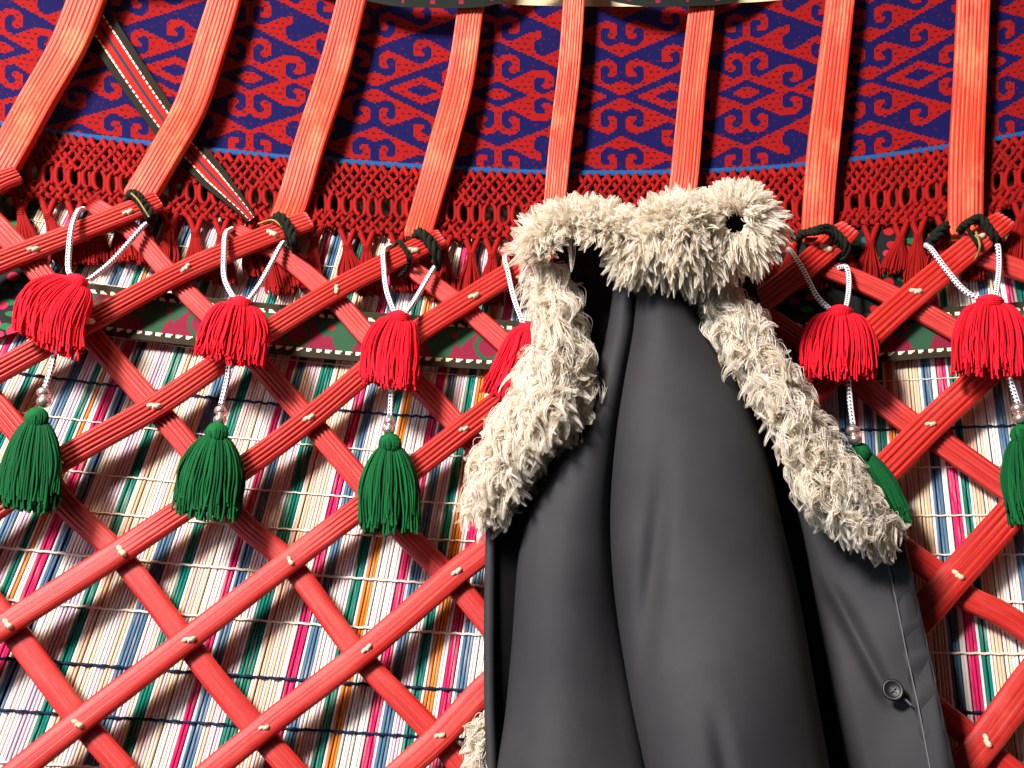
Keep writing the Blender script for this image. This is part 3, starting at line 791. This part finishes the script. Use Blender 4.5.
KO = 0.082
PEND = [
    dict(lab='leftmost tassel pendant, its red tassel swung furthest to the left', loop=[[(84, 209, .055), (78, 211, .074), (72, 227, KO), (69, 250, KO + .004), (69, 272, .092), (76, 281, .097)], [(146, 224, .058), (139, 231, .066), (126, 246, .070), (108, 265, .080), (88, 281, .097)]],
         red=((77, 281), (44, 345), 10, 37, -9), low=[(56, 320, .1), (56, 345, .098), (52, 366, .096), (45, 388, .098)], beads=[(44, 393, 7), (44, 402, 7)], green=((37, 416), (27, 508), 9, 31)),
    dict(lab='second tassel pendant from the left, hanging below the strap\'s end', loop=[[(232, 229, .055), (226, 233, .074), (224, 255, KO), (225, 280, KO + .006), (236, 302, .097)], [(285, 240, .056), (280, 247, .066), (270, 266, .070), (258, 287, .082), (246, 303, .097)]],
         red=((240, 303), (230, 362), 11, 36, 0), low=[(231, 335, .1), (230, 356, .098), (227, 380, .096), (221, 405, .098)], beads=[(221, 411, 6.6), (220, 420, 6.6)], green=((217, 431), (206, 517), 9, 34)),
    dict(lab='third tassel pendant from the left, nearest complete one to the coat', loop=[[(390, 246, .055), (384, 250, .074), (384, 268, KO), (387, 292, KO + .006), (396, 317, .097)], [(437, 264, .056), (432, 271, .066), (422, 288, .070), (413, 303, .082), (403, 317, .097)]],
         red=((399, 317), (388, 386), 10, 29, -3), low=[(394, 360, .1), (392, 384, .098), (391, 400, .096), (390, 416, .098)], beads=[(390, 422, 6.2), (389, 430, 6.2)], green=((390, 442), (389, 532), 9, 31)),
    dict(lab='tassel pendant half hidden behind the coat\'s left fur edge', loop=[[(511, 253, .055), (505, 257, .074), (508, 272, KO), (514, 298, KO + .006), (525, 329, .097)], [(556, 292, .06), (545, 309, .070), (537, 320, .082), (532, 329, .097)]],
         red=((528, 329), (505, 398), 9, 25, 3), low=[(518, 370, .1), (517, 392, .088), (516, 412, .082), (515, 430, .082)], beads=[(515, 436, 6.2), (515, 444, 6.2)], green=((514, 456), (512, 540), 8, 22)),
    dict(lab='tassel pendant right of the coat, its green tassel behind the fur', loop=[[(788, 249, .055), (793, 254, .074), (804, 272, KO), (818, 298, KO + .008), (834, 313, .097)], [(838, 268, .055), (846, 267, .066), (849, 280, .070), (848, 297, .082), (845, 312, .097)]],
         red=((840, 312), (838, 378), 12, 39, 0), low=[(846, 350, .1), (848, 374, .098), (850, 400, .096), (853, 425, .098)], beads=[(853, 431, 7), (855, 440, 7)], green=((860, 452), (892, 528), 9, 23)),
    dict(lab='rightmost tassel pendant, hanging from the last roof pole\'s slat', loop=[[(926, 245, .055), (931, 249, .074), (945, 268, KO), (965, 291, KO + .008), (984, 301, .097)], [(990, 243, .057), (997, 244, .070), (999, 262, .072), (998, 280, .082), (995, 300, .097)]],
         red=((990, 302), (990, 375), 13, 40, 0), low=[(1003, 350, .1), (1007, 370, .098), (1012, 386, .096), (1018, 404, .098)], beads=[(1018, 409, 7), (1020, 419, 7)], green=((1022, 433), (1038, 520), 9, 30)),
]
for d in PEND:
    t = empty('tassel_pendant', P(d['red'][0][0], d['red'][0][1], .09), d['lab'], 'tassel pendant', 'red and green tassel pendants on the lattice')
    for q in d['loop'] + [d['low']]:
        cord_part([q], t)['label'] = 'black and white braided cord'
    h, tl, w0, w1, bd = d['red']
    tassel('red_tassel', h, tl, w0, w1, MT['red_yarn'], t, 400, 0, .100, .45, bd, r=.00105)['label'] = 'red wool tassel'
    for b in d['beads']: bead(*b, t)
    h, tl, w0, w1 = d['green']; h = (h[0], h[1] + 4)
    goff = .098 if h[0] < 480 or h[0] > 900 else .088
    tassel('green_tassel', h, tl, w0, w1, MT['green_yarn'], t, 330, 11, goff, .5 if goff > .09 else .3, 0, 1.5)['label'] = 'green wool tassel'

# ------------------------------------------------------------------ coat trimmed with sheepskin
coat = empty('sheepskin_coat', P(640, 700, .11), 'dark grey cotton coat with curly cream sheepskin collar and edges, hanging on the lattice', 'coat')
def lerp_tab(tab, y):
    t = np.array(tab, float); return np.interp(y, t[:, 1], t[:, 0])

def smooth_tab(tab, n):
    return spline([(b, a) for a, b in tab], n)[:, ::-1]     # along y

def panel(name, left, right, base, bulge, mat, n=90, k=40, fold=None, power=0.5, back=0.010, top=0.0):
    """a padded length of cloth between two edges (x, y tables), bulging out from the wall by bulge metres"""
    l = smooth_tab(left, 220); r = smooth_tab(right, 220)
    tt = np.linspace(0, 1, n)
    yl = np.interp(tt, np.linspace(0, 1, 220), l[:, 1]); xl = np.interp(tt, np.linspace(0, 1, 220), l[:, 0])
    yr = np.interp(tt, np.linspace(0, 1, 220), r[:, 1]); xr = np.interp(tt, np.linspace(0, 1, 220), r[:, 0])
    th = np.linspace(0, PI, k); u = (1 - np.cos(th)) / 2
    X = xl[:, None] * (1 - u) + xr[:, None] * u; Y = yl[:, None] * (1 - u) + yr[:, None] * u
    prof = (4 * u * (1 - u)) ** power
    bl = bulge(tt)[:, None] if callable(bulge) else bulge
    bs = base(u[None], tt[:, None]) if callable(base) else base + 0 * X
    off = bs + bl * prof[None]
    if fold is not None: off = off + fold(X, Y, u[None], tt[:, None]) * np.minimum(prof[None] * 1.3, 1)
    ub = u[::-1][1:-1]
    XB = xl[:, None] * (1 - ub) + xr[:, None] * ub; YB = yl[:, None] * (1 - ub) + yr[:, None] * ub
    ob = bs[:, ::-1][:, 1:-1] - back if bs.shape[1] == k else bs - back
    V = np.concatenate([P(X, Y, off), P(XB, YB, ob + 0 * XB)], 1)
    return loft(name, V, mat, coat)

# the inside of the coat, behind everything
panel('coat_back', [(556, 236), (545, 330), (516, 460), (494, 530), (492, 640), (490, 800), (488, 860)], [(742, 240), (790, 400), (822, 500), (840, 560), (852, 640), (866, 800), (872, 860)],
      0.088, 0.006, MT['coat_dark'], power=0.3)
# left front edge, narrow, its shade put into a darker cloth colour
panel('left_front', [(489, 505), (486, 560), (486, 680), (487, 768), (487, 860)], [(560, 470), (545, 540), (528, 640), (512, 768), (505, 860)],
      lambda u, t: 0.120 - 0.025 * u + 0 * t, 0.004, MT['coat_dark'], power=0.3)
o = panel('front_edge_binding', [(486, 520), (484, 600), (484, 700), (486, 768), (486, 860)], [(496, 520), (495, 600), (495, 700), (497, 768), (497, 860)],
      0.124, 0.006, MT['coat'], power=0.5, k=14)
# two padded lengths in the middle
seam = [(640, 286), (636, 330), (627, 380), (618, 440), (613, 520), (618, 600), (632, 690), (648, 768), (668, 860)]
def fold_left(X, Y, u, t):
    return 0.006 * np.sin((X - 560) / 22.0 + t * 2) * t + 0.004 * np.sin(Y / 60 + X / 50.0)
def fold_right(X, Y, u, t):
    crease = np.exp(-((X - (660 - (Y - 500) * .10)) / 12.0) ** 2) * np.exp(-((Y - 570) / 90.0) ** 2)
    low = np.exp(-((X - 720 - (Y - 740) * .2) / 10.0) ** 2) * sstep(690, 760, Y)
    return -0.010 * crease - 0.006 * low + 0.005 * np.sin(X / 34.0 + Y / 120.0) * t + 0.003 * np.sin(Y / 45.0 + X / 70.0)
panel('front_panel', [(614, 280), (606, 335), (586, 400), (556, 452), (538, 490), (526, 522), (518, 560), (512, 640), (505, 715), (497, 768), (484, 860)], seam,
      lambda u, t: 0.112 + 0.012 * t + 0 * u, lambda t: 0.040 + 0.020 * t, MT['coat'], fold=fold_left, power=0.42, k=60, n=120)
panel('front_panel', [(a - 3, b) for a, b in seam], [(676, 280), (708, 330), (741, 390), (765, 450), (784, 530), (800, 600), (816, 690), (830, 768), (845, 860)],
      lambda u, t: 0.118 + 0.014 * t + 0 * u, lambda t: 0.078 + 0.040 * t, MT['coat'], fold=fold_right, power=0.30, k=70, n=120)
# right front, swung open, with its button
def fold_open(X, Y, u, t):
    line = 838 + (Y - 600) * .52
    return -0.012 * np.exp(-((X - line) / 9.0) ** 2) * sstep(560, 620, Y) * (1 - sstep(690, 720, Y)) + 0.008 * np.sin(Y / 38.0 + X / 30.0) * u + 0.006 * np.sin(Y / 90.0)
def base_open(u, t): return 0.100 + 0.028 * u ** 1.4 + 0 * t
panel('right_front', [(772, 430), (800, 520), (815, 600), (830, 690), (842, 768), (856, 860)], [(868, 470), (903, 540), (914, 590), (925, 640), (938, 700), (953, 768), (972, 860)],
      base_open, 0.006, MT['coat'], fold=fold_open, power=0.3, k=60, n=110)
# hem along the opening: a folded facing with its stitch line
hl = [(878, 520), (884, 560), (894, 610), (903, 655), (914, 705), (926, 768), (943, 860)]
panel('button_facing', hl, [(905, 540), (916, 590), (927, 640), (940, 700), (955, 768), (974, 860)], lambda u, t: 0.127 + 0.001 * u + 0 * t, 0.0045, MT['coat'], power=0.25, k=20, n=90, back=0.004,
      fold=lambda X, Y, u, t: 0.0016 * np.sin(Y / 5.5 + u * 2) + 0.004 * np.sin(Y / 38.0 + X / 30.0))
def stitch(pts, off, rpx, name='seam_stitching'):
    s = spline([(a, b) for a, b in pts], 160)
    V, fs, uv = tubes(P(s[:, 0], s[:, 1], off(s) if callable(off) else off)[None], rpx * 0.00135, 5)
    o = mesh(name, V, fs, MT['seam'], coat, uv); o['label'] = 'pale stitched seam line'
stitch([(a + 1, b) for a, b in seam[4:]], lambda s: 0.134 + (s[:, 1] - 500) * .00006, 1.0)
stitch([(a + 4, b) for a, b in hl], lambda s: 0.1325 + 0.004 * np.sin(s[:, 1] / 38.0 + s[:, 0] / 30.0), 0.6)
# button with rim and thread
bx, by, bo = 893, 690, 0.129
sc = float(M(bx, by, bo)); n3 = NRM(bx, by, bo); n3 = unit(n3 + np.array([-.25, 0, 0])); r3 = unit(np.cross(np.array([0, 0, 1.0]), n3)); u3 = np.cross(n3, r3)
tt = np.linspace(0, 2 * PI, 28, endpoint=False)
rad = np.array([0.3, 1.0, 1.0, .82, .70, .25, .01]); hgt = np.array([-.3, -.2, .16, .24, .10, .06, .06])
V = P(bx, by, bo + .006) + sc * 10 * (rad[:, None, None] * (np.cos(tt)[None, :, None] * r3 + np.sin(tt)[None, :, None] * u3 * 1.05) + hgt[:, None, None] * n3)
btn = loft('button', V, MT['button'], coat); btn['label'] = 'black sewn button'
q = np.linspace(-.28, .28, 6)[:, None]
pr = [tubes((P(bx, by, bo + .0075) + sc * 10 * (q * (r3 * s + u3 * .8)) + n3 * .0006)[None], .0006, 5) for s in (-1, 1)]
V, fs, uv = join(pr); mesh('button_thread', V, fs, MT['seam'], btn)
stitch([(901, 697), (906, 700), (911, 705)], .1325, .8, 'buttonhole')

# sheepskin: a hide roll set with curling locks
PXM = 1 / 0.00135
def fur(name, path, hw, dep, locks, length, curl, straight, flow, mat=MT['fur'], strands=6, seed=1, rad=0.00042, arc=(-15, 195)):
    g = np.random.default_rng(seed)
    n = 60
    s = spline(path, n)                                   # x, y, off
    hwv = np.interp(np.linspace(0, 1, n), np.linspace(0, 1, len(hw)), hw); dpv = np.interp(np.linspace(0, 1, n), np.linspace(0, 1, len(dep)), dep)
    tg = unit(np.gradient(s[:, :2], axis=0)); nm = np.stack([-tg[:, 1], tg[:, 0]], -1)
    a = np.radians(np.arange(0, 360, 20))
    ends = np.sqrt(np.clip(1 - (np.abs(np.linspace(-1, 1, n)) ** 8), 0.02, 1))
    X = s[:, 0, None] + nm[:, 0, None] * (hwv * ends)[:, None] * np.cos(a); Y = s[:, 1, None] + nm[:, 1, None] * (hwv * ends)[:, None] * np.cos(a)
    O = s[:, 2, None] + (dpv * ends)[:, None] * np.sin(a) / PXM
    part = loft(name, P(X, Y, O), MT['fur_skin'], coat)
    # locks
    w = hwv / hwv.sum(); i = g.choice(n - 1, locks, p=w[:-1] / w[:-1].sum()); f = g.random(locks)
    at = lambda arr: arr[i] * (1 - f) + arr[i + 1] * f if arr.ndim == 1 else arr[i] * (1 - f)[:, None] + arr[i + 1] * f[:, None]
    sx, sy, so = at(s[:, 0]), at(s[:, 1]), at(s[:, 2]) * PXM; h = at(hwv * ends); d = at(dpv * ends); nmx = at(nm); tgx = at(tg)
    ph = np.radians(g.uniform(arc[0], arc[1], locks))
    root = np.stack([sx + nmx[:, 0] * h * np.cos(ph), sy + nmx[:, 1] * h * np.cos(ph), so + d * np.sin(ph)], -1)
    out = np.stack([nmx[:, 0] * np.cos(ph), nmx[:, 1] * np.cos(ph), np.sin(ph) * .9], -1)
    dirn = unit(out * straight + np.array([*flow, 0.0]) + g.normal(0, .30, (locks, 3)))
    return finish_fur(name, part, root, dirn, length, curl, strands, g, rad, mat, (0.7, 1.35) if curl > .15 else (0.3, 0.9), .7 if curl > .15 else .35)

def finish_fur(name, part, root, dirn, length, curl, strands, g, rad, mat, turns=(0.7, 1.5), clump=1.0):
    """locks of wool: every lock is a handful of strands that follow one curl and draw together to a point"""
    locks = len(root)
    T = 12; t = np.linspace(0, 1, T)[None, :, None]
    L = length * (0.55 + 0.8 * g.random((locks, 1, 1)))
    ref = unit(g.normal(0, 1, (locks, 3))); a = unit(np.cross(dirn, ref)); b = np.cross(dirn, a)
    om = 2 * PI * g.uniform(*turns, (locks, 1, 1)) * g.choice([-1, 1], (locks, 1, 1)); p0 = g.uniform(0, 2 * PI, (locks, 1, 1))
    cr = curl * length * (0.5 + g.random((locks, 1, 1)))
    ca = np.cos(om * t + p0) - np.cos(p0); sa_ = np.sin(om * t + p0) - np.sin(p0)
    cen = root[:, None] + dirn[:, None] * L * t + np.array([0, 1.0, 0]) * L * .25 * t ** 2 \
        + cr * (0.35 + 0.65 * t) * (ca * a[:, None] + sa_ * b[:, None])
    q = np.repeat(cen, strands, 0)
    jit = g.normal(0, 1, (locks * strands, 1, 3))
    q = q + jit * (2.4 * (1 - t) + 1.1 * np.sin(t * PI) + 0.8 * clump * t)
    # a strand stops short of the lock's tip, or runs on
    rr = rad * (1 - .85 * t[..., 0] ** 3) * (0.7 + .6 * g.random((locks * strands, 1)))
    Pw = P(q[..., 0], q[..., 1], np.maximum(q[..., 2] / PXM, 0.075))
    V, fs, uv = tubes(Pw, rr, 3, False)
    mesh('wool_locks', V, fs, mat, part, uv)
    return part

def edge(path, hw, dep, locks, length, curl, flow, seed, name='fur_front_edge', **kw):
    return fur(name, path, hw, dep, locks, length, curl, .34, flow, seed=seed, strands=13, **kw)
edge([(545, 258, .135), (557, 300, .140), (564, 335, .142), (560, 370, .142), (545, 402, .140), (518, 434, .138), (503, 462, .134), (490, 488, .128), (482, 508, .122)], [6, 10, 9, 22, 24, 19, 13, 11, 6], [16, 22, 26, 30, 30, 26, 24, 20, 12],
     1300, 27, .22, (-.20, .75), 3)
edge([(706, 290, .150), (740, 328, .160), (761, 360, .165), (790, 410, .165), (807, 440, .165), (824, 470, .165), (848, 500, .162), (882, 530, .156)], [14, 14, 10, 12, 13, 17, 16, 8], [22, 24, 24, 24, 24, 24, 22, 12],
     1250, 24, .24, (.38, .65), 4)
edge([(483, 720, .100), (482, 745, .102), (482, 790, .102)], [4, 5, 5], [8, 9, 9], 120, 14, .14, (-.5, .5), 5, 'fur_hem')
# collar: an arch over the dark neck opening, a fall in the middle, a roll with an open end on the right
fur('fur_collar', [(537, 264, .140), (543, 240, .148), (564, 225, .156), (590, 224, .164), (614, 232, .172), (632, 248, .176)], [8, 8, 8, 8, 9, 9], [16, 18, 18, 22, 24, 22],
    800, 26, .07, .8, (-.05, -.35), seed=6, strands=11, arc=(50, 215))
fur('fur_collar', [(638, 228, .172), (646, 246, .176), (645, 264, .166)], [13, 17, 10], [26, 28, 18], 520, 26, .10, .5, (-.1, .55), seed=10, strands=11)
fur('fur_collar', [(655, 238, .172), (680, 246, .176), (708, 252, .174), (732, 256, .165)], [15, 17, 16, 11], [26, 30, 26, 18], 640, 25, .10, .6, (.08, .45), seed=9, strands=11)
fur('fur_collar', [(650, 236, .166), (676, 228, .175), (704, 226, .18)], [16, 18, 18], [30, 32, 32], 600, 29, .07, .9, (.0, -.1), seed=7, strands=11)
def ring_fur(name, c, R, r, off, locks, length, seed):
    g = np.random.default_rng(seed)
    th = np.linspace(0, 2 * PI, 40); a = np.radians(np.arange(0, 360, 24))
    X = c[0] + (R + r * np.cos(a)[None]) * np.cos(th)[:, None]; Y = c[1] + (R + r * np.cos(a)[None]) * .92 * np.sin(th)[:, None]
    O = off + r * 1.0 * np.sin(a)[None] / PXM + 0 * X
    part = loft(name, P(X, Y, O), MT['fur_skin'], coat, caps=False)
    t = g.uniform(0, 2 * PI, locks); q = np.radians(g.uniform(-50, 134, locks))
    root = np.stack([c[0] + (R + r * np.cos(q)) * np.cos(t), c[1] + (R + r * np.cos(q)) * .92 * np.sin(t), off * PXM + r * np.sin(q)], -1)
    k = .9 + np.cos(q)
    dirn = unit(np.stack([np.cos(t) * k, np.sin(t) * k, .55 * np.sin(q)], -1) + g.normal(0, .16, (locks, 3)))
    finish_fur(name, part, root, dirn, length, .04, 11, g, .00048, MT['fur'], (0.2, 0.7), .25)
    # the roll's inside, its shade painted as black colour
    rr_ = np.array([R - r + 3, R - r + 2, R - r - 1, 1.0]); oo_ = np.array([off + .006, off - .03, off - .095, off - .10])
    Vi = P(c[0] + rr_[:, None] * np.cos(th[:-1]), c[1] + rr_[:, None] * .92 * np.sin(th[:-1]), oo_[:, None] + 0 * th[:-1])
    loft('collar_hole_shade', Vi, MT['deep'], part)
    return part
ring_fur('fur_collar', (735, 224), 20, 10, .185, 800, 23, 8)

# ------------------------------------------------------------------ light: daylight through the door on the left, warm light from above
def area(name, loc, aim, sx, sy, power, color):
    l = bpy.data.lights.new(name, 'AREA'); l.shape = 'RECTANGLE'; l.size = sx; l.size_y = sy; l.energy = power; l.color = color
    o = bpy.data.objects.new(name, l); C.objects.link(o); o.location = loc
    d = np.array(aim, float) - np.array(loc, float)
    from mathutils import Vector
    o.rotation_euler = Vector(d).to_track_quat('-Z', 'Y').to_euler()
    return o
area('crown_daylight', (-1.55, -1.30, 2.15), (0.0, 1.0, 1.3), 0.5, 0.5, 215, (1.0, 0.95, 0.96))
area('lamp_light', (-0.9, -0.5, 2.35), (0.0, 1.0, 1.75), 0.35, 0.35, 20, (1.0, 0.76, 0.50))
area('door_daylight', (-1.9, -1.0, 0.6), (0.1, 1.0, 1.15), 0.9, 1.0, 20, (0.66, 0.80, 1.0))
w = bpy.data.worlds.new('room light'); bpy.context.scene.world = w; w.use_nodes = True
w.node_tree.nodes['Background'].inputs[0].default_value = (0.9, 0.85, 0.85, 1); w.node_tree.nodes['Background'].inputs[1].default_value = 0.04

cam = bpy.data.cameras.new('camera'); co = bpy.data.objects.new('camera', cam); C.objects.link(co)
cam.sensor_fit = 'HORIZONTAL'; cam.sensor_width = 36; cam.lens = F * 36 / 1024; cam.clip_start = 0.05
co.matrix_world = Matrix.Translation(CAM.tolist()) @ rot.to_4x4()
sc_ = bpy.context.scene
sc_.camera = co
sc_.view_settings.view_transform = 'Standard'; sc_.view_settings.look = 'None'
sc_.view_settings.gamma = 1; sc_.view_settings.use_curve_mapping = False
sc_.view_settings.exposure = 0.0
